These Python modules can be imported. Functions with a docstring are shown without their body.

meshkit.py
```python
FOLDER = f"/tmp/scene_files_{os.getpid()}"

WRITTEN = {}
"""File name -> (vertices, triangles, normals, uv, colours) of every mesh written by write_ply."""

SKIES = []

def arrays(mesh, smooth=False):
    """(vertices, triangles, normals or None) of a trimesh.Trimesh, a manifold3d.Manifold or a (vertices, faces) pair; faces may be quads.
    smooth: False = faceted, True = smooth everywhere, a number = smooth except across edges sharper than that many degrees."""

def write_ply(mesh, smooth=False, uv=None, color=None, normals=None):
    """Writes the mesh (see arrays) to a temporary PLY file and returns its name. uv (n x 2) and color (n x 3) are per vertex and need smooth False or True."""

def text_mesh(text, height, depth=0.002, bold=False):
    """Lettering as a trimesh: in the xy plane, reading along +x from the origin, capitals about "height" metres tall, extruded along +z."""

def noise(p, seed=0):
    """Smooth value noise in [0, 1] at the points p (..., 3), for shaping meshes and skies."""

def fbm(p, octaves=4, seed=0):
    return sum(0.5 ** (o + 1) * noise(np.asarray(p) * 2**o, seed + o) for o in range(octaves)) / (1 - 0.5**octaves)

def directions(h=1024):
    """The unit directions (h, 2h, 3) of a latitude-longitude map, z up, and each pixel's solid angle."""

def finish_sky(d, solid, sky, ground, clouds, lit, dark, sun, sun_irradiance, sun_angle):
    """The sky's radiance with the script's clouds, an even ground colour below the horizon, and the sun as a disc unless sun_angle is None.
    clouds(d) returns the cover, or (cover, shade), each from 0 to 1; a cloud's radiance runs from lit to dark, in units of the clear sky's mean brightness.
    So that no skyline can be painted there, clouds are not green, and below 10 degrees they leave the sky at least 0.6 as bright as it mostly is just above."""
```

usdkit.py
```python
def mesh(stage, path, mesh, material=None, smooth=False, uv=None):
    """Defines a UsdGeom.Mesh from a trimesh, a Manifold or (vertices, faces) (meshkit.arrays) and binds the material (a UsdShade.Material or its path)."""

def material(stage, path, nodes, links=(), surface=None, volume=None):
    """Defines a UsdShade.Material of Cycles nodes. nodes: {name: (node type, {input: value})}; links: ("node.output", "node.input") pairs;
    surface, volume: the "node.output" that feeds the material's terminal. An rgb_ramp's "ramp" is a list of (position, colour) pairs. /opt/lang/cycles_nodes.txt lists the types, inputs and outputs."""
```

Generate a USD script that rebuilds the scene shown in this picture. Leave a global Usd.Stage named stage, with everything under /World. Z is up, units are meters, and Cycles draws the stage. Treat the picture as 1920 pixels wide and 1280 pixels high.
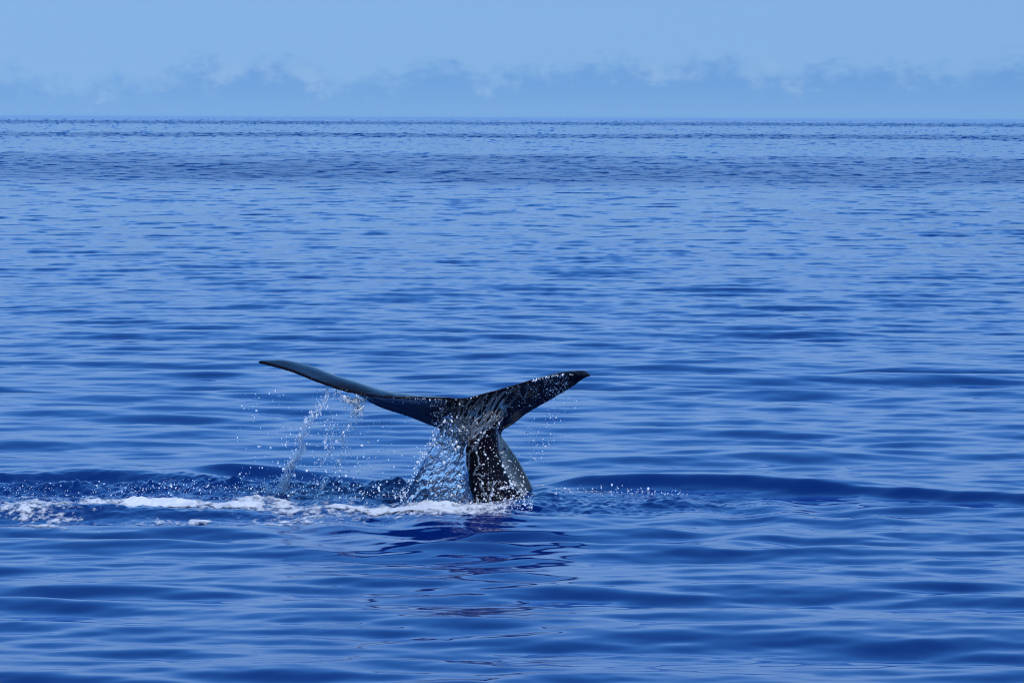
import math, numpy as np, trimesh, usdkit, meshkit
from pxr import Usd, UsdGeom, UsdLux, UsdShade, Gf, Sdf, Vt
from scipy import sparse
from scipy.spatial import cKDTree
from scipy.interpolate import CubicSpline, PchipInterpolator

stage = Usd.Stage.CreateInMemory()
world = UsdGeom.Xform.Define(stage, '/World')
stage.SetDefaultPrim(world.GetPrim())
UsdGeom.Xform.Define(stage, '/World/Looks')
T = Sdf.ValueTypeNames

# ------------------------------------------------------------------ camera, sky, sun, exposure
HC, FPX, VH = 5.2, 8000.0, 221.2            # eye height over the sea, focal length in photo pixels, horizon row at the middle
KD = FPX / 5800.0                            # distances below are written for a 5800 pixel lens
PITCH = math.atan((640 - VH) / FPX)
ROLL = 7.0 / 1920
EXPOSURE = 0.36
SUN_EL, SUN_AZ = math.radians(50), math.radians(163)   # azimuth clockwise from +y (the view direction)
SKY_STRENGTH, SUN_INTENSITY = 0.148, 0.75

cam = UsdGeom.Camera.Define(stage, '/World/camera')
cam.CreateHorizontalApertureAttr(36.0)
cam.CreateVerticalApertureAttr(24.0)
cam.CreateFocalLengthAttr(FPX / 1920 * 36)
cam.CreateClippingRangeAttr(Gf.Vec2f(0.5, 200000))
cam.CreateExposureAttr(EXPOSURE)
fwd = np.array([0, math.cos(PITCH), -math.sin(PITCH)])
rt0 = np.array([1.0, 0, 0]); up0 = np.cross(rt0, fwd)
rt = rt0 * math.cos(ROLL) + up0 * math.sin(ROLL)
upv = np.cross(rt, fwd)
m = Gf.Matrix4d(*rt, 0, *upv, 0, *(-fwd), 0, 0, 0, HC, 1)
cam.AddTransformOp().Set(m)


def at(u, v, y):
    """The point at distance y (metres along the view; 42 is the middle of the whale) that the photograph shows at pixel u, v."""
    u, v, y = np.broadcast_arrays(np.asarray(u, float), np.asarray(v, float), np.asarray(y, float) + 42.0 * (KD - 1))
    d = fwd + ((u - 960) / FPX)[..., None] * rt - ((v - 640) / FPX)[..., None] * upv
    return np.array([0, 0, HC]) + d * (y / d[..., 1])[..., None]


def pixel(p):
    q = np.asarray(p) - np.array([0, 0, HC])
    w = q @ fwd
    return 960 + FPX * (q @ rt) / w, 640 - FPX * (q @ upv) / w


sun_dir = np.array([math.cos(SUN_EL) * math.sin(SUN_AZ), math.cos(SUN_EL) * math.cos(SUN_AZ), math.sin(SUN_EL)])
sun = UsdLux.DistantLight.Define(stage, '/World/sun')
sun.CreateIntensityAttr(SUN_INTENSITY); sun.CreateAngleAttr(0.53); sun.CreateNormalizeAttr(True)
sun.CreateColorAttr(Gf.Vec3f(1.0, 0.93, 0.84))
sun.AddRotateXYZOp().Set(Gf.Vec3f(90 - math.degrees(SUN_EL), 0, 180 - math.degrees(SUN_AZ)))

sky = UsdLux.DomeLight.Define(stage, '/World/sky')
sky.GetPrim().SetCustomDataByKey('kind', 'structure')
sky.CreateIntensityAttr(1.0)
skymat = usdkit.material(stage, '/World/Looks/sky_air', {
    'sky': ('sky_texture', {'sky_type': 'single_scattering', 'sun_disc': False, 'sun_elevation': SUN_EL, 'sun_rotation': SUN_AZ,
                            'altitude': 0.0, 'air_density': 1.3, 'aerosol_density': 0.0, 'ozone_density': 7.0}),
    'tc': ('texture_coordinate', {}),
    'lift': ('vector_math', {'math_type': 'add', 'vector2': (0.0, 0.0, 0.21)}),
    'lift_n': ('vector_math', {'math_type': 'normalize'}),
    'sep': ('separate_xyz', {}),
    # a low bank of far cumulus: its top height wanders with the azimuth, ragged by a finer noise
    'flat': ('combine_xyz', {'z': 0.37}),
    'top_noise': ('noise_texture', {'scale': 16.0, 'detail': 5.0, 'roughness': 0.6}),
    'top': ('map_range', {'from_min': 0.3, 'from_max': 0.72, 'to_min': 0.0045, 'to_max': 0.0205}),
    'east': ('map_range', {'range_type': 'smoothstep', 'from_min': -0.14, 'from_max': 0.02, 'to_min': -0.003, 'to_max': 0.0, 'clamp': True}),
    'top2': ('math', {'math_type': 'add'}),
    'rag_map': ('mapping', {'scale': (1.0, 1.0, 1.7)}),
    'rag': ('noise_texture', {'scale': 200.0, 'detail': 6.0, 'roughness': 0.6}),
    'rag2': ('map_range', {'from_min': 0.2, 'from_max': 0.8, 'to_min': -0.0045, 'to_max': 0.0045}),
    'gap': ('math', {'math_type': 'subtract'}),
    'gap2': ('math', {'math_type': 'add'}),
    'edge': ('map_range', {'range_type': 'smoothstep', 'from_min': -0.0025, 'from_max': 0.0050, 'to_min': 0.0, 'to_max': 1.0, 'clamp': True}),
    'base': ('map_range', {'range_type': 'smoothstep', 'from_min': -0.006, 'from_max': 0.015, 'to_min': 0.25, 'to_max': 1.0, 'clamp': True}),
    'cover': ('math', {'math_type': 'multiply'}),
    'cover2': ('math', {'math_type': 'multiply', 'value2': 0.95}),
    'lit_n': ('noise_texture', {'scale': 70.0, 'detail': 4.0}),
    'lit_a': ('map_range', {'range_type': 'smoothstep', 'from_min': 0.46, 'from_max': 0.66, 'to_min': 0.0, 'to_max': 1.0, 'clamp': True}),
    'lit_b': ('map_range', {'range_type': 'smoothstep', 'from_min': 0.0065, 'from_max': 0.0015, 'to_min': 0.0, 'to_max': 1.0, 'clamp': True}),
    'lit': ('math', {'math_type': 'multiply'}),
    'tone': ('mix', {'mix_type': 'mix', 'color1': (0.62, 0.76, 0.92), 'color2': (1.38, 1.12, 1.02)}),
    'cloudc': ('mix', {'mix_type': 'multiply', 'fac': 1.0}),
    'mixc': ('mix', {'mix_type': 'mix'}),
    'tint': ('mix', {'mix_type': 'multiply', 'fac': 1.0, 'color2': (1.10, 0.95, 0.86)}),
    'low': ('map_range', {'range_type': 'smoothstep', 'from_min': -0.01, 'from_max': 0.17, 'to_min': 1.0, 'to_max': 0.0, 'clamp': True}),
    'mist': ('mix', {'mix_type': 'multiply', 'color2': (0.47, 0.585, 0.70)}),
    'aloft_z': ('map_range', {'range_type': 'smoothstep', 'from_min': -0.02, 'from_max': 0.36, 'to_min': 0.0, 'to_max': 1.0, 'clamp': True}),
    'aloft': ('mix', {'mix_type': 'multiply', 'color2': (0.42, 1.08, 1.58)}),
    'bg': ('background_shader', {'strength': SKY_STRENGTH}),
}, [('tc.generated', 'lift.vector1'), ('lift.vector', 'lift_n.vector1'), ('lift_n.vector', 'sky.vector'), ('tc.generated', 'sep.vector'), ('sep.x', 'flat.x'), ('sep.y', 'flat.y'), ('flat.vector', 'top_noise.vector'), ('top_noise.fac', 'top.value'),
    ('sep.x', 'east.value'), ('top.result', 'top2.value1'), ('east.result', 'top2.value2'),
    ('tc.generated', 'rag_map.vector'), ('rag_map.vector', 'rag.vector'), ('rag.fac', 'rag2.value'),
    ('top2.value', 'gap.value1'), ('sep.z', 'gap.value2'), ('gap.value', 'gap2.value1'), ('rag2.result', 'gap2.value2'),
    ('gap2.value', 'edge.value'), ('sep.z', 'base.value'), ('edge.result', 'cover.value1'), ('base.result', 'cover.value2'), ('cover.value', 'cover2.value1'),
    ('sky.color', 'tint.color1'), ('tint.color', 'cloudc.color1'), ('tc.generated', 'lit_n.vector'), ('lit_n.fac', 'lit_a.value'), ('gap2.value', 'lit_b.value'), ('lit_a.result', 'lit.value1'), ('lit_b.result', 'lit.value2'), ('lit.value', 'tone.fac'), ('tone.color', 'cloudc.color2'), ('tint.color', 'mixc.color1'), ('cloudc.color', 'mixc.color2'), ('cover2.value', 'mixc.fac'),
    ('sep.z', 'low.value'), ('low.result', 'mist.fac'), ('mixc.color', 'mist.color1'), ('sep.z', 'aloft_z.value'), ('aloft_z.result', 'aloft.fac'), ('mist.color', 'aloft.color1'), ('aloft.color', 'bg.color')], surface='bg.background')
UsdShade.MaterialBindingAPI.Apply(sky.GetPrim()).Bind(skymat)


# ------------------------------------------------------------------ helpers
def numbered(name):
    path, k = '/World/' + name, 0
    while stage.GetPrimAtPath(path):
        k += 1
        path = f'/World/{name}_{k:03d}'
    return path


def tag(prim, label=None, category=None, group=None, kind=None):
    for k, x in (('label', label), ('category', category), ('group', group), ('kind', kind)):
        if x:
            prim.SetCustomDataByKey(k, x)


def put(path, v, quads, mat, normals=None, primvars=()):
    g = UsdGeom.Mesh.Define(stage, path)
    g.CreatePointsAttr(Vt.Vec3fArray.FromNumpy(np.ascontiguousarray(v, np.float32)))
    g.CreateFaceVertexCountsAttr(Vt.IntArray.FromNumpy(np.full(len(quads), quads.shape[1], np.int32)))
    g.CreateFaceVertexIndicesAttr(Vt.IntArray.FromNumpy(np.ascontiguousarray(quads, np.int32).ravel()))
    g.CreateSubdivisionSchemeAttr('none')
    if normals is not None:
        g.CreateNormalsAttr(Vt.Vec3fArray.FromNumpy(np.ascontiguousarray(normals, np.float32)))
        g.SetNormalsInterpolation('vertex')
    for name, x in primvars:
        UsdGeom.PrimvarsAPI(g).CreatePrimvar(name, T.FloatArray, 'vertex').Set(Vt.FloatArray.FromNumpy(np.ascontiguousarray(x, np.float32)))
    UsdShade.MaterialBindingAPI.Apply(g.GetPrim()).Bind(mat)
    return g.GetPrim()


def grid_quads(nr, nc):
    i = np.arange(nr * nc).reshape(nr, nc)
    return np.stack([i[:-1, :-1], i[:-1, 1:], i[1:, 1:], i[1:, :-1]], -1).reshape(-1, 4)


def grid_normals(p, flip=False):
    a, b = np.gradient(p, axis=1), np.gradient(p, axis=0)
    n = np.cross(a, b)
    n /= np.linalg.norm(n, axis=-1, keepdims=True) + 1e-12
    return -n if flip else n


def sstep(a, b, x):
    t = np.clip((x - a) / (b - a), 0, 1)
    return t * t * (3 - 2 * t)


# ------------------------------------------------------------------ the sea surface as a function
rng = np.random.default_rng(7)
NW = 110
LAM = np.exp(rng.uniform(math.log(0.22), math.log(7.0), NW))
TH = rng.normal(0, 0.33, NW) + 0.06
TH = np.where(LAM < 0.6, rng.normal(0, 0.55, NW), TH)
SPEC = np.exp(-0.5 * (np.log(LAM / 1.8) / 0.75) ** 2) + 0.40 * np.exp(-0.5 * (np.log(LAM / 0.5) / 0.6) ** 2) + 0.22 * np.exp(-0.5 * (np.log(LAM / 4.8) / 0.35) ** 2)
SLOPE = SPEC * rng.uniform(0.6, 1.4, NW)
SLOPE *= 0.096 / math.sqrt((SLOPE ** 2).sum() / 2)
KX, KY = 2 * np.pi / LAM * np.sin(TH), 2 * np.pi / LAM * np.cos(TH)
AMP, PH = SLOPE * LAM / (2 * np.pi), rng.uniform(0, 2 * np.pi, NW)


def vnoise(x, y, seed=0, octaves=3):
    return meshkit.fbm(np.stack([x, y, np.full_like(x, 0.37)], -1), octaves, seed) * 2 - 1


def crest_y(v):
    return FPX * HC / (v - VH)


def ridge(y, yc, height, front, back):
    """A long crest across the view: steeper towards the eye."""
    d = y - yc
    return height * np.exp(-(d / np.where(d < 0, front, back)) ** 2)


RX = np.array([-9, -6.9, -6.0, -5.0, -4.2, -3.2, -2.2, -1.2, 0.4, 1.2, 2.0, 3.0, 4.0, 5.0, 6.0, 6.9, 9.0])


def churn(x, y):
    """Where the whale's tail has broken the surface: 0 calm to 1."""
    left = sstep(0.7, -0.2, x) * np.exp(-(((y - 41.75) / 1.6) ** 2) ** 1.5)
    right = np.exp(-(((x - 1.1) / 2.0) ** 2) ** 1.2) * np.exp(-((y - 41.4 - 0.12 * x) / 1.0) ** 2) * 0.95
    return np.clip(np.maximum(left, right), 0, 1)


def sea_height(x, y, spacing=None):
    """Height of the water; spacing: the sampling step, waves too short for it are left out (their share is returned)."""
    z, lost = np.zeros_like(x), np.zeros_like(x)
    for k in range(NW):
        if spacing is None:
            w = 1.0
        else:
            w = sstep(1.6, 3.2, LAM[k] / spacing)
            lost += (1 - w ** 2) * SLOPE[k] ** 2 / 2
        z += w * AMP[k] * np.sin(KX[k] * x + KY[k] * y + PH[k])
    near = (y > 15 * KD) & (y < 70 * KD) & (np.abs(x) < 20)
    xs, ys = x[near], y[near] / KD
    # the crest that the diving body pushed up behind the tail, right and left of it
    c = np.interp(xs, [0.4, 1.6, 3.0, 4.2, 5.2, 6.2, 7.2, 9], [43.6, 43.4, 43.35, 43.0, 42.6, 42.1, 41.7, 40.8])
    dz = ridge(ys, c, 0.15, 0.24, 1.3) * sstep(0.2, 1.2, xs) * sstep(14, 9, xs)
    c = np.interp(xs, [-9, -6.8, -5.9, -5, -4, -3], [43.2, 43.4, 43.6, 43.4, 43.0, 42.4])
    dz += ridge(ys, c, 0.18, 0.3, 1.2) * sstep(-3.0, -4.6, xs)
    c = np.interp(xs, [-6, -5, -4, -3, -2, -1], [44.6, 44.5, 44.4, 44.1, 43.7, 43.3])
    dz += ridge(ys, c, 0.16, 0.28, 1.0) * np.exp(-((xs + 3.6) / 1.6) ** 2)
    # low rings of the slick right of the tail
    r = np.hypot(xs - 0.6, (ys - 40.6) * 0.8)
    dz += 0.028 * np.sin(r * 5.0 - 1.0) * np.exp(-((r - 2.6) / 1.8) ** 2) * (ys < 42)
    ch = churn(xs, ys)
    rough = vnoise(xs * 2.6, ys * 3.2, 11, 4) * 0.085 + vnoise(xs * 7, ys * 9, 12, 3) * 0.045
    dz += ch * (rough + 0.05)
    # the broken wall of water along the far edge of the churned band
    wall = np.exp(-((ys - 42.7 - 0.12 * vnoise(xs * 1.1, xs * 0 + 3, 14, 2)) / 0.3) ** 2) * sstep(0.0, -0.8, xs)
    dz += wall * (0.10 + 0.11 * vnoise(xs * 0.9, xs * 0, 15, 3) + 0.08 * vnoise(xs * 5, ys * 5, 16, 3) + 0.05 * vnoise(xs * 13, ys * 11, 17, 2))
    # around the body
    rb = np.hypot(xs - 0.05, (ys - 42.3) / 1.5)
    dz += 0.05 * np.exp(-((rb - 0.5) / 0.22) ** 2)
    z[near] += dz
    return z, lost


# ------------------------------------------------------------------ sea
def sea_rows():
    px = FPX * HC
    v = [*np.arange(VH + px / (33.0 * KD), 1330, 0.9)]                      # nearer than 33 m
    y = [px / (q - VH) for q in v]
    y += [*np.arange(33.0, 44.5, 0.032) * KD][1:]
    top = VH + px / (44.5 * KD)
    y += [px / (q - VH) for q in np.arange(top, VH + 160, -1.1)]
    y += [px / (q - VH) for q in np.arange(VH + 160, VH + 4, -0.75)]
    y += [px / (q - VH) for q in VH + np.geomspace(3.9, 2.2, 9)]
    y += list(np.geomspace(2.0, min(y) - 0.4, 26))
    return np.array(sorted(y))


def build_sea():
    r = sea_rows()
    half = math.atan(1010 / FPX)
    a = np.arange(-half, half + 1e-9, 2.5 / FPX)
    out = np.geomspace(half + 0.002, math.pi, 105)
    a = np.concatenate([-out[::-1], a, out])
    R, A = np.meshgrid(r, a, indexing='ij')
    X, Y = R * np.sin(A), R * np.cos(A)
    # rows are straight lines across the view in front and rings elsewhere
    step = np.gradient(r)[:, None] * np.ones_like(A)
    step = np.maximum(step, R * np.gradient(a)[None, :] * 0.8)
    Z, lost = sea_height(X, Y, step)
    # catspaws: wind roughens the water in long patches far out
    lx = X + 40 * vnoise(X * 0.01, Y * 0.004, 31, 2)
    n = vnoise(X / 26, Y / 90, 21, 4)
    def band(y0, y1, soft):
        q = Y / KD
        yy = Y * (1 + 0.13 * vnoise(X / (0.12 * q + 4), Y / 900, 22, 4) + 0.07 * vnoise(X / 9, Y / 120, 23, 3))
        return sstep(y0 - soft, y0 + soft, yy) * sstep(y1 + soft, y1 - soft, yy)
    B = lambda *q: band(*[KD * x for x in q])
    wind = 0.95 * B(245, 430, 25) * np.clip(0.8 + 0.9 * n, 0, 1.3) + 1.15 * B(800, 1030, 40) * (0.9 + 0.4 * n) + 1.2 * B(2300, 4000, 250) + 0.6 * B(4600, 5200, 200)
    wind += 0.35 * sstep(60 * KD, 180 * KD, Y) * np.clip(n - 0.05, 0, 1)
    wind = np.clip(wind, 0, 1.3)
    ripple = 0.10 * wind
    rough = np.sqrt(0.004 + 0.045 * wind)
    P = np.stack([X, Y, Z], -1)
    nrm = grid_normals(P)
    nrm = np.where(nrm[..., 2:] < 0, -nrm, nrm)
    # far off the rows are wider apart than the waves: there each vertex takes the true slope of the water at its own spot
    far = sstep(46 * KD, 75 * KD, Y)
    rows = far[:, 0:].max(1) > 0
    xf, yf = X[rows].ravel(), Y[rows].ravel()
    sx, sy = np.zeros_like(xf), np.zeros_like(xf)
    boost = (1 + 2.0 * wind[rows].ravel())
    for k in range(NW):
        g = SLOPE[k] * np.cos(KX[k] * xf + KY[k] * yf + PH[k]) * (boost if LAM[k] < 3 else 1.0)
        sx += g * math.sin(TH[k]); sy += g * math.cos(TH[k])
    t = np.stack([-sx, -sy, np.ones_like(sx)], -1).reshape(*X[rows].shape, 3)
    t /= np.linalg.norm(t, axis=-1, keepdims=True)
    w = far[rows][..., None]
    nrm[rows] = nrm[rows] * (1 - w) + t * w
    return P, nrm, ripple, rough


water = usdkit.material(stage, '/World/Looks/deep_sea_water', {
    'geo': ('geometry', {}),
    'rip': ('attribute', {'attribute': 'ripple'}),
    'wnd': ('attribute', {'attribute': 'wind'}),
    'm1': ('mapping', {'scale': (0.30, 0.42, 0.0)}),
    'n1': ('noise_texture', {'scale': 1.0, 'detail': 5.0, 'roughness': 0.7}),
    'c1': ('vector_math', {'math_type': 'subtract', 'vector2': (0.5, 0.5, 0.5)}),
    's1': ('vector_math', {'math_type': 'scale'}),
    'g1': ('math', {'math_type': 'multiply', 'value2': 7.0}),
    'flat': ('vector_math', {'math_type': 'multiply', 'vector2': (0.6, 1.0, 0.0)}),
    'rmin': ('math', {'math_type': 'maximum', 'value2': 0.03}),
    'add': ('vector_math', {'math_type': 'add'}),
    'nn': ('vector_math', {'math_type': 'normalize'}),
    'p': ('principled_bsdf', {'base_color': (0.0002, 0.010, 0.078), 'ior': 1.34, 'specular_ior_level': 0.5}),
}, [('geo.position', 'm1.vector'), ('m1.vector', 'n1.vector'), ('n1.color', 'c1.vector1'), ('c1.vector', 's1.vector1'), ('rip.fac', 'g1.value1'), ('g1.value', 's1.scale'),
    ('s1.vector', 'flat.vector1'), ('flat.vector', 'add.vector1'), ('geo.normal', 'add.vector2'),
    ('add.vector', 'nn.vector1'), ('nn.vector', 'p.normal'), ('wnd.fac', 'rmin.value1'), ('rmin.value', 'p.roughness')], surface='p.BSDF')

P, NRM, RIP, WIND = build_sea()
sea = put('/World/sea', P.reshape(-1, 3), grid_quads(*P.shape[:2]), water, NRM.reshape(-1, 3), [('ripple', RIP.ravel()), ('wind', WIND.ravel())])
tag(sea, kind='structure')


# ------------------------------------------------------------------ whale tail
def surface_nets(f, origin, h):
    """Zero set of the sampled field f (negative inside) as quads."""
    s = f < 0
    n = np.array(f.shape) - 1
    acc, cnt = np.zeros((*n, 3)), np.zeros(n)
    def corner(a, d):
        return a[tuple(slice(d[k], d[k] + n[k]) for k in range(3))]
    for ax in range(3):
        for o1 in (0, 1):
            for o2 in (0, 1):
                d0 = [0, 0, 0]; others = [k for k in range(3) if k != ax]
                d0[others[0]], d0[others[1]] = o1, o2
                d1 = list(d0); d1[ax] = 1
                a, b = corner(f, d0), corner(f, d1)
                cross = (a < 0) != (b < 0)
                t = np.where(cross, a / np.where(cross, a - b, 1), 0)
                q = np.array(d0, float)[None, :] + np.zeros((cross.sum(), 3))
                q[:, ax] += t[cross]
                acc[cross] += q; cnt[cross] += 1
    act = cnt > 0
    idx = np.full(n, -1); idx[act] = np.arange(act.sum())
    v = origin + h * (np.argwhere(act) + acc[act] / cnt[act][:, None])
    quads = []
    for ax in range(3):
        others = [(1, 2), (2, 0), (0, 1)][ax]
        sl0 = [slice(1, -1)] * 3; sl1 = [slice(1, -1)] * 3
        sl0[ax], sl1[ax] = slice(0, -1), slice(1, None)
        a, b = s[tuple(sl0)], s[tuple(sl1)]
        loc = np.argwhere(a != b)
        inside_first = a[a != b]
        base = loc.copy()
        for k in others:
            base[:, k] += 1
        def cell(da, db):
            c = base.copy(); c[:, others[0]] -= da; c[:, others[1]] -= db
            return idx[c[:, 0], c[:, 1], c[:, 2]]
        q = np.stack([cell(1, 1), cell(0, 1), cell(0, 0), cell(1, 0)], 1)
        q[~inside_first] = q[~inside_first][:, ::-1]
        quads.append(q)
    return v, np.vstack(quads)


# stations across the flukes: trailing edge, middle of the chord, leading edge as (u, v, distance)
ST = np.array([
    [(486, 679, 41.00), (487, 678.6, 41.02), (488, 678, 41.05)],
    [(540, 693, 40.85), (532, 684, 41.05), (521, 677, 41.20)],
    [(600, 716, 40.75), (592, 702, 41.10), (580, 688, 41.45)],
    [(660, 735, 40.70), (660, 719, 41.20), (652, 724, 41.85)],
    [(720, 744, 40.70), (722, 739, 41.35), (712, 758, 42.0)],
    [(780, 746, 40.75), (785, 751, 41.40), (768, 776, 42.1)],
    [(838, 747, 40.85), (842, 762, 41.40), (822, 796, 42.15)],
    [(866, 748, 41.08), (872, 774, 41.50), (880, 812, 42.15)],
    [(905, 740, 40.98), (912, 764, 41.50), (945, 797, 42.15)],
    [(960, 725, 41.10), (970, 740, 41.55), (985, 771, 42.10)],
    [(1015, 709, 41.35), (1024, 719, 41.70), (1036, 743, 42.10)],
    [(1058, 701, 41.60), (1066, 701, 41.85), (1074, 721, 42.15)],
    [(1088, 703, 41.85), (1092, 697, 42.00), (1094, 707, 42.15)],
    [(1105, 704, 42.05), (1104.5, 703.5, 42.08), (1104, 703, 42.10)]], float)
SK = np.array([0, .09, .2, .31, .42, .53, .63, .68, .735, .82, .9, .955, .985, 1.0])


def fluke_points(ns=340, nt=34):
    W = at(ST[..., 0], ST[..., 1], ST[..., 2])
    s = np.linspace(0, 1, ns)
    C = PchipInterpolator(SK, W.reshape(len(SK), 9))(s).reshape(ns, 3, 3)
    t = np.linspace(0, 1, nt)
    mid = 2 * C[:, 1] - 0.5 * (C[:, 0] + C[:, 2])                      # the curve passes through the middle point
    p = ((1 - t) ** 2)[None, :, None] * C[:, None, 0] + (2 * t * (1 - t))[None, :, None] * mid[:, None] + (t ** 2)[None, :, None] * C[:, None, 2]
    body = np.interp(s, [0, .06, .3, .62, .68, .75, .92, 1], [.018, .024, .045, .085, .1, .085, .034, .022])
    prof = np.interp(t, [0, .12, .35, .6, .8, .95, 1], [.0, .22, .62, 1.0, .98, .6, .4])
    r = 0.018 + (body[:, None] - 0.018) * prof[None, :]
    return p.reshape(-1, 3), r.ravel()


def stock_points():
    """The tail stock: front keel line and back line, filled between."""
    front = np.array([(882, 785, 41.55, .20), (887, 803, 41.5, .31), (893, 824, 41.55, .30), (903, 850, 41.58, .245), (910, 875, 41.58, .245), (916, 900, 41.58, .27), (925, 930, 41.6, .33), (935, 965, 41.6, .42), (940, 1030, 41.6, .55)])
    back = np.array([(891, 792, 42.0, .10), (901, 806, 42.1, .13), (917, 825, 42.2, .16), (930, 850, 42.35, .20), (938, 875, 42.5, .26), (946, 900, 42.65, .30), (952, 930, 42.8, .36), (954, 965, 42.95, .44), (956, 1030, 43.2, .55)])
    F = np.c_[at(front[:, 0], front[:, 1], front[:, 2]), front[:, 3]]
    B = np.c_[at(back[:, 0], back[:, 1], back[:, 2]), back[:, 3]]
    k = np.linspace(0, 1, len(F)); s = np.linspace(0, 1, 90)
    F, B = PchipInterpolator(k, F)(s), PchipInterpolator(k, B)(s)
    t = np.linspace(0, 1, 30)[None, :, None]
    M = F[:, None] * (1 - t) + B[:, None] * t
    M[..., 3] *= 1 - 0.13 * np.sin(np.pi * t[..., 0])
    knob = np.c_[at(np.linspace(914, 922, 5), np.linspace(792, 784, 5), 41.34), np.full(5, 0.155)]      # the rounded swelling at the root of the right fluke
    M = np.vstack([M.reshape(-1, 4), knob])
    return M[:, :3], M[:, 3]


def ball_field(q, p, r):
    R = r.max()
    tree = cKDTree(np.c_[p, np.sqrt(R * R - r * r)])
    d, i = tree.query(np.c_[q, np.zeros(len(q))], workers=-1)
    rr = r[i]
    dd = np.sqrt(np.maximum(d * d - R * R + rr * rr, 0))
    return dd - rr


def build_whale(h=0.019):
    fp, fr = fluke_points()
    sp, sr = stock_points()
    y0 = 42.0 * (KD - 1)
    lo = np.array([fp[:, 0].min() - .08, 40.55 + y0, -0.75]); hi = np.array([fp[:, 0].max() + .08, 44.0 + y0, 2.1])
    n = np.ceil((hi - lo) / h).astype(int)
    ax = [lo[k] + h * np.arange(n[k]) for k in range(3)]
    G = np.stack(np.meshgrid(*ax, indexing='ij'), -1).reshape(-1, 3)
    coarse = np.full(len(G), 1.0)
    # only near the body
    near_f = (G[:, 2] > 0.55)
    d, _ = cKDTree(fp[::5]).query(G[near_f], distance_upper_bound=0.24, workers=-1)
    sel = np.flatnonzero(near_f)[np.isfinite(d)]
    near_s = (np.abs(G[:, 0] + 0.35) < 1.3)
    d, _ = cKDTree(sp[::5]).query(G[near_s], distance_upper_bound=0.72, workers=-1)
    sel = np.union1d(sel, np.flatnonzero(near_s)[np.isfinite(d)])
    a, b = ball_field(G[sel], fp, fr), ball_field(G[sel], sp, sr)
    k = 0.16
    hh = np.clip(0.5 + 0.5 * (b - a) / k, 0, 1)
    coarse[sel] = b * (1 - hh) + a * hh - k * hh * (1 - hh)
    v, q = surface_nets(coarse.reshape(n), lo, h)
    mesh = trimesh.Trimesh(v, np.vstack([q[:, [0, 1, 2]], q[:, [0, 2, 3]]]), process=False)
    parts = mesh.split(only_watertight=False)
    mesh = max(parts, key=lambda x: len(x.faces))
    e = mesh.edges_unique
    A = sparse.coo_matrix((np.ones(2 * len(e)), (np.r_[e[:, 0], e[:, 1]], np.r_[e[:, 1], e[:, 0]])), shape=(len(mesh.vertices),) * 2).tocsr()
    A = sparse.diags(1 / np.asarray(A.sum(1)).ravel()) @ A
    v = np.array(mesh.vertices)
    for _ in range(10):
        for w in (0.5, -0.53):
            v = v + w * (A @ v - v)
    mesh.vertices = v
    return mesh


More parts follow.
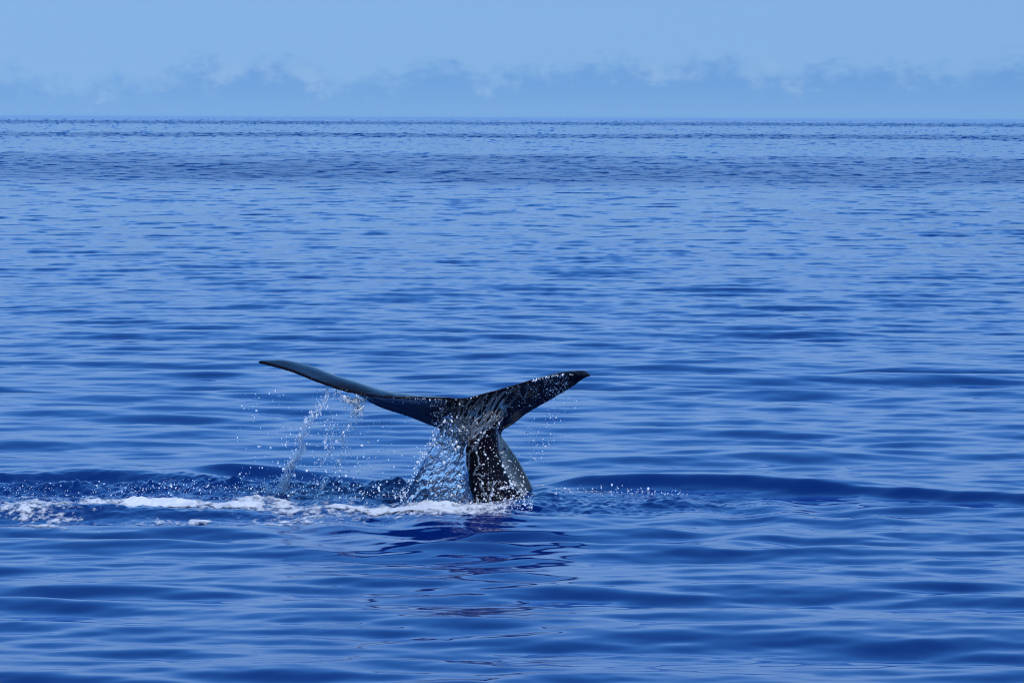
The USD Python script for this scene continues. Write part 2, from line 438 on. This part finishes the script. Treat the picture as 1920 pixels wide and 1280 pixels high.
skin = usdkit.material(stage, '/World/Looks/wet_black_whale_skin', {
    'tc': ('texture_coordinate', {}),
    'n1': ('noise_texture', {'scale': 7.0, 'detail': 6.0, 'roughness': 0.6}),
    'ramp': ('rgb_ramp', {'ramp': [(0.3, (0.002, 0.0015, 0.003)), (0.7, (0.006, 0.004, 0.008))]}),
    'm2': ('mapping', {'scale': (9.0, 9.0, 2.2)}),
    'n2': ('noise_texture', {'scale': 2.0, 'detail': 4.0, 'roughness': 0.55}),
    'b': ('bump', {'strength': 0.3, 'distance': 0.008}),
    'rr': ('map_range', {'from_min': 0.3, 'from_max': 0.7, 'to_min': 0.05, 'to_max': 0.13}),
    'p': ('principled_bsdf', {'ior': 1.4, 'specular_ior_level': 0.10}),
}, [('tc.object', 'n1.vector'), ('n1.fac', 'ramp.fac'), ('ramp.color', 'p.base_color'), ('tc.object', 'm2.vector'), ('m2.vector', 'n2.vector'), ('n2.fac', 'b.height'),
    ('b.normal', 'p.normal'), ('n1.fac', 'rr.value'), ('rr.result', 'p.roughness')], surface='p.BSDF')
whale_mesh = build_whale()
whale = usdkit.mesh(stage, '/World/whale', whale_mesh, skin, smooth=True).GetPrim()
tag(whale, 'black wet whale tail with both flukes raised out of the blue sea', 'whale')


# ------------------------------------------------------------------ water thrown up by the tail
clear = usdkit.material(stage, '/World/Looks/clear_water', {
    'p': ('principled_bsdf', {'base_color': (0.96, 0.98, 1.0), 'roughness': 0.06, 'ior': 1.333, 'transmission_weight': 1.0})}, surface='p.BSDF')
white = usdkit.material(stage, '/World/Looks/sea_foam_white', {
    'geo': ('geometry', {}),
    'cov': ('attribute', {'attribute': 'cover'}),
    'm': ('mapping', {'scale': (6.5, 3.0, 9.0)}),
    'n': ('noise_texture', {'scale': 1.6, 'detail': 6.0, 'roughness': 0.68}),
    'thr': ('math', {'math_type': 'multiply_add', 'value2': 2.7, 'value3': -1.35}),
    'sum': ('math', {'math_type': 'add'}),
    'edge': ('map_range', {'range_type': 'smoothstep', 'from_min': 0.22, 'from_max': 0.95, 'to_min': 0.0, 'to_max': 1.0, 'clamp': True}),
    'bn': ('noise_texture', {'scale': 60.0, 'detail': 3.0}),
    'b': ('bump', {'strength': 0.6, 'distance': 0.01}),
    'p': ('principled_bsdf', {'base_color': (0.50, 0.53, 0.57), 'roughness': 0.55, 'ior': 1.33}),
    't': ('transparent_bsdf', {}),
    'mx': ('mix_closure', {}),
}, [('geo.position', 'm.vector'), ('m.vector', 'n.vector'), ('n.fac', 'thr.value1'), ('thr.value', 'sum.value1'), ('cov.fac', 'sum.value2'), ('sum.value', 'edge.value'),
    ('geo.position', 'bn.vector'), ('bn.fac', 'b.height'), ('b.normal', 'p.normal'), ('edge.result', 'mx.fac'), ('t.BSDF', 'mx.closure1'), ('p.BSDF', 'mx.closure2')], surface='mx.closure')

stream_water = usdkit.material(stage, '/World/Looks/aerated_water', {
    'p': ('principled_bsdf', {'base_color': (0.93, 0.96, 1.0), 'roughness': 0.08, 'ior': 1.333, 'transmission_weight': 0.78})}, surface='p.BSDF')
rope_water = usdkit.material(stage, '/World/Looks/running_water', {
    'p': ('principled_bsdf', {'base_color': (0.93, 0.96, 1.0), 'roughness': 0.05, 'ior': 1.333, 'transmission_weight': 0.95})}, surface='p.BSDF')
beadmat = usdkit.material(stage, '/World/Looks/bright_water_drops', {
    'p': ('principled_bsdf', {'base_color': (0.93, 0.96, 1.0), 'roughness': 0.12, 'ior': 1.333, 'transmission_weight': 0.55})}, surface='p.BSDF')

rg = np.random.default_rng(21)
WV = np.array(whale_mesh.vertices)
WU, WW = pixel(WV)
whale_tree = cKDTree(np.c_[WU, WW])


def on_whale(u, v, reach=3.2):
    """The nearest visible point of the whale's skin at each pixel; nan where the whale is not."""
    out = np.full((len(u), 3), np.nan)
    for k, near in enumerate(whale_tree.query_ball_point(np.c_[u, v], reach)):
        if near:
            out[k] = WV[near[int(np.argmin(WV[near, 1]))]]
    return out


ICO = trimesh.creation.icosphere(1)
IV, IF = np.array(ICO.vertices), np.array(ICO.faces)


def drops(p, r, stretch=1.0):
    """Small drops at the points p."""
    st = np.ones((len(p), 3)); st[:, 2] = stretch
    wob = 1 + 0.18 * rg.standard_normal((len(p), 3))
    v = (p[:, None] + IV[None] * (r[:, None] * st * wob)[:, None]).reshape(-1, 3)
    n = np.broadcast_to(IV, (len(p), *IV.shape)).reshape(-1, 3)
    f = (IF[None] + (np.arange(len(p)) * len(IV))[:, None, None]).reshape(-1, 3)
    return v, f, n


def tube(path, r, sides=7):
    """A closed, tapering tube along the points."""
    p = np.asarray(path, float)
    t = np.gradient(p, axis=0); t /= np.linalg.norm(t, axis=1, keepdims=True) + 1e-9
    a = np.cross(t, [0, 1.0, 0.02]); a /= np.linalg.norm(a, axis=1, keepdims=True) + 1e-9
    b = np.cross(t, a)
    ang = np.arange(sides) * 2 * np.pi / sides
    n = np.cos(ang)[None, :, None] * a[:, None] + np.sin(ang)[None, :, None] * b[:, None]
    v = (p[:, None] + n * np.asarray(r)[:, None, None]).reshape(-1, 3)
    i, j = np.meshgrid(np.arange(len(p) - 1), np.arange(sides), indexing='ij')
    q = np.stack([i * sides + j, i * sides + (j + 1) % sides, (i + 1) * sides + (j + 1) % sides, (i + 1) * sides + j], -1).reshape(-1, 4)
    f = np.vstack([q[:, [0, 1, 2]], q[:, [0, 2, 3]]])
    caps = [[0, k + 1, k] for k in range(1, sides - 1)]
    o = (len(p) - 1) * sides
    caps += [[o, o + k, o + k + 1] for k in range(1, sides - 1)]
    return v, np.vstack([f, caps]), n.reshape(-1, 3)


def join(items):
    v, f, n, k = [], [], [], 0
    for a, b, c in items:
        v.append(a); f.append(b + k); n.append(c); k += len(a)
    return np.vstack(v), np.vstack(f), np.vstack(n)


def smooth_line(points, n=40):
    p = np.asarray(points, float)
    k = np.r_[0, np.cumsum(np.linalg.norm(np.diff(p[:, :2], axis=0), axis=1))]
    return PchipInterpolator(k / k[-1], p)(np.linspace(0, 1, n))


def wander(n, amp, knots=6):
    return CubicSpline(np.linspace(0, 1, knots), rg.normal(0, amp, knots))(np.linspace(0, 1, n))


def beads(n, mean, spread=0.5, knots=14):
    return mean * np.exp(np.clip(wander(n, spread, knots), -1.2, 1.2))


# rivulets running down and to the left over the underside of the flukes
items = []
for k in range(26):
    a = k / 25 + rg.normal(0, 0.02)
    start = np.array([838, 757]) * (1 - a) + np.array([985, 719]) * a
    end = np.array([818, 800]) * (1 - a) + np.array([880, 846]) * a
    mid = 0.45 * start + 0.55 * end + np.array([-2 + rg.normal(0, 4), 5 + rg.normal(0, 3)])
    t0, t1 = rg.uniform(0, 0.25), rg.uniform(0.75, 1.0)
    t = np.linspace(t0, t1, 44)[:, None]
    path = (1 - t) ** 2 * start + 2 * t * (1 - t) * mid + t ** 2 * end
    path[:, 0] += wander(44, 2.6, 8); path[:, 1] += wander(44, 2.6, 8)
    p = on_whale(path[:, 0], path[:, 1])
    good = np.isfinite(p[:, 0])
    if good.sum() < 12:
        continue
    p = p[good]
    p = np.stack([np.convolve(np.pad(p[:, c], 3, mode='edge'), np.ones(7) / 7, 'valid') for c in range(3)], 1)
    p[:, 1] -= 0.012
    items.append(tube(p, beads(len(p), rg.uniform(0.008, 0.016), 0.3, 7)))
LACE = [[(884, 826), (890, 812), (903, 802), (917, 800), (928, 802), (937, 814)], [(882, 838), (893, 846), (896, 858), (894, 873), (886, 889)], [(884, 890), (895, 888), (906, 891)],
        [(897, 904), (904, 917), (913, 931)], [(927, 904), (923, 916), (916, 927)], [(943, 767), (949, 774), (951, 783)], [(931, 803), (941, 790), (947, 777)],
        [(975, 726), (973, 736), (979, 746), (984, 752)], [(989, 719), (991, 732), (986, 747), (985, 758)], [(880, 845), (877, 862), (876, 882)], [(899, 801), (888, 806), (880, 822), (876, 838)]]
for line in LACE:
    for rep in range(2):
        path = smooth_line(line, 50)
        path[:, 0] += wander(50, 1.1, 14); path[:, 1] += wander(50, 1.1, 14)
        p = on_whale(path[:, 0], path[:, 1]); p = p[np.isfinite(p[:, 0])]
        if len(p) > 8:
            p = np.stack([np.convolve(np.pad(p[:, c], 1, mode='edge'), np.ones(3) / 3, 'valid') for c in range(3)], 1)
            p[:, 1] -= 0.012
            items.append(tube(p, beads(len(p), 0.0065, 0.5, 20), 6))
v, f, n = join(items)
o = put('/World/rivulets', v, f, rope_water, n)
tag(o, 'ropes and threads of water running over the black underside of the flukes', 'rivulets', kind='stuff')

# the sheet of water pouring from the left of the tail stock
EL = smooth_line([(838, 764, 41.30), (828, 792, 41.15), (813, 825, 41.10), (797, 855, 41.12), (782, 885, 41.2), (768, 915, 41.35), (752, 952, 41.6)], 190)
ER = smooth_line([(888, 786, 41.18), (880, 812, 41.12), (875, 840, 41.15), (874, 870, 41.18), (878, 900, 41.22), (886, 928, 41.3), (896, 956, 41.5)], 190)
na = 120
a = np.linspace(0, 1, na)[None, :, None]
C = EL[:, None] * (1 - a) + ER[:, None] * a
S = at(C[..., 0], C[..., 1], C[..., 2])
aa, bb = np.broadcast_arrays(np.linspace(0, 1, na)[None, :], np.linspace(0, 1, 190)[:, None])
flow_x = aa * (0.35 + 0.65 * bb) * 6.5
flow_y = bb * 9.0
wrinkle = vnoise(flow_x * 3.0 + 1.5 * vnoise(flow_x, flow_y * 0.7, 3, 2), flow_y * 2.2, 41, 4)
wrinkle = wrinkle + 0.35 * vnoise(flow_x * 11, flow_y * 8, 44, 2)
wrinkle2 = vnoise(flow_x * 3.0 + 7, flow_y * 2.2 + 3, 42, 4)
edge = np.minimum(1, np.minimum(aa, 1 - aa) * 9) * np.minimum(1, bb * 12)
strand = vnoise(flow_x * 1.9, flow_y * 0.55, 45, 3) + 0.5 * vnoise(flow_x * 5, flow_y * 1.6, 46, 2)
edge = edge * sstep(-0.28, 0.10, strand + 0.42 * aa + 0.12 * (1 - bb))          # torn into strands, most of all along its outer side
ragged = 0.05 * vnoise(bb * 14, bb * 0, 43, 3) * (1 - aa) ** 2
S[..., 0] += ragged
S[..., 1] -= 0.14 * np.sin(np.pi * np.clip(aa, 0, 1)) * (0.4 + 0.6 * bb)
front, back = S.copy(), S.copy()
thick = 0.0015 + 0.036 * edge
front[..., 1] -= thick + 0.042 * wrinkle * edge
back[..., 1] += thick + 0.042 * wrinkle2 * edge
nf, nb = grid_normals(front), grid_normals(back)
nf = np.where(nf[..., 1:2] > 0, -nf, nf); nb = np.where(nb[..., 1:2] < 0, -nb, nb)
q = grid_quads(190, na)
i = np.arange(190 * na).reshape(190, na)
loop = np.concatenate([i[0, :-1], i[:-1, -1], i[-1, :0:-1], i[:0:-1, 0]])
rim = np.stack([loop, np.roll(loop, -1), np.roll(loop, -1) + i.size, loop + i.size], 1)
o = put('/World/water_curtain', np.vstack([front.reshape(-1, 3), back.reshape(-1, 3)]), np.vstack([q[:, ::-1], q + i.size, rim]), clear, np.vstack([nf.reshape(-1, 3), nb.reshape(-1, 3)]))
tag(o, 'rippled sheet of clear water pouring off the left side of the tail stock', 'water curtain')

# streams falling from the left fluke
def stream(name, label, line, r, strands, spread, nd, category='water stream', dr=0.0065):
    its, n = [], 70
    core = smooth_line(line, n)
    for s in range(strands):
        c = core.copy()
        c[:, 0] += wander(n, spread, 9); c[:, 1] += wander(n, spread * 0.4, 9)
        c[:, 2] += wander(n, 0.03, 6)
        k0, k1 = sorted(rg.integers(0, n, 2)) if s else (0, n - 1)
        if k1 - k0 < 10:
            k0, k1 = max(0, k0 - 8), min(n - 1, k1 + 8)
        c = c[k0:k1 + 1]
        rr = beads(len(c), r * rg.uniform(0.4, 1.0), 0.7, 22)
        rr[[0, -1]] *= 0.3
        its.append(tube(at(c[:, 0], c[:, 1], c[:, 2]), rr))
    k = rg.integers(0, n, nd)
    c = core[k] + rg.normal(0, 1, (nd, 3)) * np.array([spread * 1.9, 4, 0.06])
    its.append(drops(at(c[:, 0], c[:, 1], c[:, 2]), dr * np.exp(rg.normal(0, 0.45, nd)), 1.3))
    v, f, nn = join(its)
    tag(put(numbered(name), v, f, beadmat if category == 'splash' else stream_water, nn), label, category, kind='stuff' if category == 'splash' else None)


stream('falling_stream', 'thickest wavering stream of water falling from the outer half of the left fluke', [(612, 731, 40.8), (606, 752, 40.85), (596, 772, 40.9), (580, 790, 41.0), (568, 803, 41.1), (560, 822, 41.25), (564, 838, 41.35), (553, 858, 41.5), (544, 872, 41.7), (539, 892, 41.9), (534, 912, 42.1), (528, 934, 42.3)], 0.0095, 18, 5.0, 300)
stream('falling_stream', 'short ragged curtain of water hanging under the middle of the left fluke', [(632, 736, 40.75), (645, 748, 40.78), (655, 752, 40.8), (664, 752, 40.8), (672, 748, 40.8), (672, 765, 40.85), (668, 782, 40.9)], 0.009, 14, 5.0, 200)
stream('falling_stream', 'thin broken stream falling below the middle of the left fluke, splitting into drops', [(659, 792, 41.0), (652, 801, 41.05), (645, 812, 41.1), (642, 826, 41.2), (645, 842, 41.3), (640, 860, 41.4), (632, 885, 41.6), (628, 900, 41.8)], 0.006, 7, 4.5, 160)
stream('falling_stream', 'faint string of drops falling between the two left streams', [(613, 785, 41.0), (617, 800, 41.05), (621, 820, 41.15), (621, 838, 41.2), (614, 855, 41.35), (601, 865, 41.45), (598, 880, 41.6)], 0.004, 5, 4.5, 120)
stream('water_jet', 'slanting jet of water striking the foam left of the water curtain', [(612, 893, 42.0), (607, 905, 42.05), (601, 920, 42.1), (596, 934, 42.15), (591, 950, 42.2)], 0.014, 6, 2.0, 60, 'water jet')
stream('splash_plume', 'white splash plume rising where the thick left stream hits the sea', [(535, 890, 42.2), (533, 905, 42.25), (530, 918, 42.3), (527, 930, 42.3), (524, 944, 42.3)], 0.014, 14, 5.5, 240, 'splash')
stream('splash_plume', 'small splash of thin spikes left of the taller white plume', [(498, 905, 42.35), (500, 918, 42.35), (508, 925, 42.35), (512, 940, 42.35)], 0.008, 9, 7.0, 110, 'splash')


def spray(name, label, u, v, y, r, stretch=1.15):
    tag(put(numbered(name), *[x for x in (lambda t: (t[0], t[1], beadmat, t[2]))(drops(at(u, v, y), r, stretch))]), label, 'spray', kind='stuff')


def size(n, m, s=0.4):
    return m * np.exp(np.clip(rg.normal(0, s, n), -1, 1.3))


n = 620
u, v = rg.normal(640, 62, n), rg.uniform(752, 935, n)
keep = (v > 742 + np.abs(u - 660) * 0.35) & (u < 820)
u, v = u[keep], v[keep]
spray('spray_drops', 'fine drops of water scattered in the air below the left fluke', u, v, rg.uniform(40.8, 42.2, len(u)), size(len(u), 0.0062))
n = 120
spray('spray_drops', 'sparse drops flung out far left of the falling streams', rg.uniform(445, 545, n), rg.uniform(730, 915, n), rg.uniform(40.8, 42.2, n), size(n, 0.0055))
n = 170
t = rg.uniform(0, 1, n)
spray('spray_drops', 'fine drops of water falling in the air below the right fluke', 1052 - 70 * t + rg.normal(0, 18, n), 752 + 105 * t ** 0.8 + rg.normal(0, 16, n), rg.uniform(41.8, 42.6, n), size(n, 0.0055))
n = 170
t = rg.uniform(0, 1, n)
spray('spray_drops', 'drops flying off the outer edge of the water curtain', 832 - 76 * t - np.abs(rg.normal(0, 9, n)), 790 + 150 * t, rg.uniform(41.0, 41.4, n), size(n, 0.0065))

n = 150
k = rg.integers(4, 188, n); j = np.clip((rg.beta(1.2, 1.6, n) * na).astype(int), 2, na - 3)
v, f, nn = drops(front[k, j] - [0, 0.012, 0], size(n, 0.0055, 0.75), 1.3)
tag(put(numbered('spray_drops'), v, f, beadmat, nn), 'sparkling beads breaking out of the face of the water curtain', 'spray', kind='stuff')
# drops on and just in front of the black skin
pu, pv, pr = [], [], []
def scatter(n, u0, u1, v0, v1, m):
    pu.append(rg.uniform(u0, u1, n)); pv.append(rg.uniform(v0, v1, n)); pr.append(size(n, 0.50 * m, 0.6))
scatter(260, 1000, 1080, 700, 755, 0.0075); scatter(200, 1020, 1065, 702, 745, 0.0075); scatter(120, 950, 1010, 725, 785, 0.006)
scatter(170, 806, 838, 748, 796, 0.0075); scatter(60, 735, 800, 745, 760, 0.006)
scatter(300, 886, 946, 802, 940, 0.0075); scatter(110, 944, 985, 835, 925, 0.013); scatter(200, 900, 990, 900, 945, 0.010)
scatter(200, 845, 940, 745, 830, 0.008)
pu, pv, pr = map(np.concatenate, (pu, pv, pr))
p = on_whale(pu, pv); g = np.isfinite(p[:, 0])
p, pr = p[g], pr[g]
p[:, 1] -= pr * rg.uniform(0.3, 8, len(p))
v, f, nn = drops(p, pr, 1.1)
tag(put('/World/skin_drops', v, f, beadmat, nn), 'bright beads of water over the black underside and stock of the tail', 'water drops', kind='stuff')


def sea_at(u, v):
    p = at(u, v, 42.0)
    e = np.array([0, 0, HC])
    d = p - e
    q = e + d * (-HC / d[:, 2])[:, None]
    for _ in range(3):
        z, _l = sea_height(q[:, 0].copy(), q[:, 1].copy())
        q = e + d * ((z - HC) / d[:, 2])[:, None]
    return q


def surface_spray(label, u, v, lift, r):
    q = sea_at(u, v); q[:, 2] += lift
    a, b, c = drops(q, r, 1.1)
    tag(put(numbered('surface_spray'), a, b, beadmat, c), label, 'spray', kind='stuff')


n = 1300
u = rg.uniform(0, 770, n)
surface_spray('glittering drops leaping along the dark broken water left of the tail', u, np.interp(u, [0, 250, 330, 550, 770], [922, 918, 912, 915, 925]) + rg.normal(3, 8, n), np.abs(rg.normal(0, 0.018, n)), size(n, 0.0040, 0.5))
n = 700
u = rg.uniform(750, 1000, n)
surface_spray('low splash of drops where the tail stock and curtain enter the sea', u, 948 + rg.normal(0, 7, n), np.abs(rg.normal(0, 0.03, n)), size(n, 0.0046, 0.5))
n = 170
u = rg.uniform(1040, 1290, n)
surface_spray('drops along the dark ripples right of the tail', u, 921 + (u - 1040) * 0.02 + rg.normal(0, 4, n), np.abs(rg.normal(0, 0.02, n)), size(n, 0.005, 0.4))

# ------------------------------------------------------------------ foam
def foam_cover(u, v):
    c = np.interp(u, [-80, 0, 120, 250, 330, 450, 600, 720, 850, 960], [955, 957, 955, 951, 951, 955, 958, 962, 958, 952])
    band = 0.30 * np.exp(-((v - c) / 13) ** 2) * sstep(985, 930, u)
    blobs = [(95, 952, 60, 7, .55), (180, 949, 50, 5, .45), (285, 949, 95, 6, .9), (345, 953, 40, 5, .5), (430, 955, 45, 6, .8), (487, 948, 46, 9, 1.15), (528, 950, 14, 7, .8), (505, 958, 70, 6, .6), (60, 967, 60, 7, .5),
             (120, 970, 30, 6, .6), (640, 962, 90, 6, .6), (730, 958, 60, 8, .6), (790, 960, 70, 10, .75), (850, 952, 60, 9, .6), (930, 958, 40, 7, .5), (50, 985, 60, 4, .5), (235, 983, 60, 4, .5), (90, 991, 60, 4, .45),
             (370, 978, 26, 4, .7), (300, 977, 36, 4, .5), (560, 978, 110, 5, .55), (650, 972, 70, 4, .5), (480, 982, 60, 3, .4)]
    out = band
    for bu, bv, su, sv, am in blobs:
        out = out + am * np.exp(-((u - bu) / su) ** 2 - ((v - bv) / sv) ** 2)
    return out


RIGHT = [(1011, 917.5, 17, 3.5, 1.2), (1044, 922, 26, 2.6, 0.9)], [(1117, 927.5, 19, 2.4, 1.1)], [(986, 926, 5, 7, 1.2), (978, 932, 9, 4, 0.9)]


def foam_sheet(path, label, category, cover, x0, x1, y0, y1, dx, dy, kind=None, lump=1.0):
    x, y = np.arange(x0, x1, dx), np.arange(y0, y1, dy)
    Y, X = np.meshgrid(y, x, indexing='ij')
    Z, _l = sea_height(X.ravel().copy(), Y.ravel().copy())
    Z = Z.reshape(X.shape)
    u, v = pixel(np.stack([X, Y, np.zeros_like(X)], -1))
    c = cover(u, v)
    n1 = vnoise(X * 2.2, Y * 1.3, 61, 4); n2 = vnoise(X * 9, Y * 4, 62, 3)
    c = np.clip(c * (0.85 + 1.3 * n1) + 0.22 * n2 * (c > 0.1), 0, 1.6)
    lift = np.clip(c - 0.32, 0, 2)
    h = lump * (0.040 * lift ** 0.9 * (1 + 0.5 * n1) + 0.016 * lift * n2 + 0.012 * np.clip(lift, 0, 1) * vnoise(X * 26, Y * 14, 63, 2))
    P3 = np.stack([X, Y, Z + 0.005 + h - 0.03 * (c < 0.06)], -1)
    q = grid_quads(*X.shape)
    ok = (c.ravel()[q] > 0.04).any(1)
    nn = grid_normals(P3); nn = np.where(nn[..., 2:] < 0, -nn, nn)
    used, inv = np.unique(q[ok], return_inverse=True)
    o = put(path, P3.reshape(-1, 3)[used], inv.reshape(-1, 4), white, nn.reshape(-1, 3)[used], [('cover', c.ravel()[used])])
    tag(o, label, category, kind=kind)


def sea_y(v):
    return FPX * HC / (v - VH)


foam_sheet('/World/sea_foam', 'long band of white and grey foam on the churned sea left of the tail', 'foam', foam_cover, -8.6, 0.35, sea_y(1003), sea_y(930), 0.017, 0.05, 'stuff')
names = ['white foam patch just right of where the tail enters the sea', 'smallest white foam patch, furthest right of the tail', 'thin foam collar hugging the right edge of the tail stock']
for blobs, label, (a, b, c, d) in zip(RIGHT, names, [(965, 1085, 908, 932), (1085, 1150, 918, 936), (962, 1000, 912, 942)]):
    def cov(u, v, blobs=blobs):
        return sum(am * np.exp(-((u - bu) / su) ** 2 - ((v - bv) / sv) ** 2) for bu, bv, su, sv, am in blobs)
    foam_sheet(numbered('foam_patch'), label, 'foam', cov, (a - 960) / 138, (b - 960) / 138, sea_y(d), sea_y(c), 0.012, 0.04, lump=0.6)

# ------------------------------------------------------------------ air between the eye and the horizon
air = usdkit.material(stage, '/World/Looks/sea_air', {'v': ('principled_volume', {'color': (0.42, 0.64, 0.92), 'density': 0.000035, 'anisotropy': 0.3})}, volume='v.volume')
top = max(6.5, float(WV[:, 2].max()) + 1.0)
box = trimesh.creation.box(bounds=[[-20500, -20500, -2.6], [20500, 20500, top]])
tag(put('/World/haze', np.array(box.vertices), np.array(box.faces), air), 'thin blue sea haze', 'haze', kind='stuff')
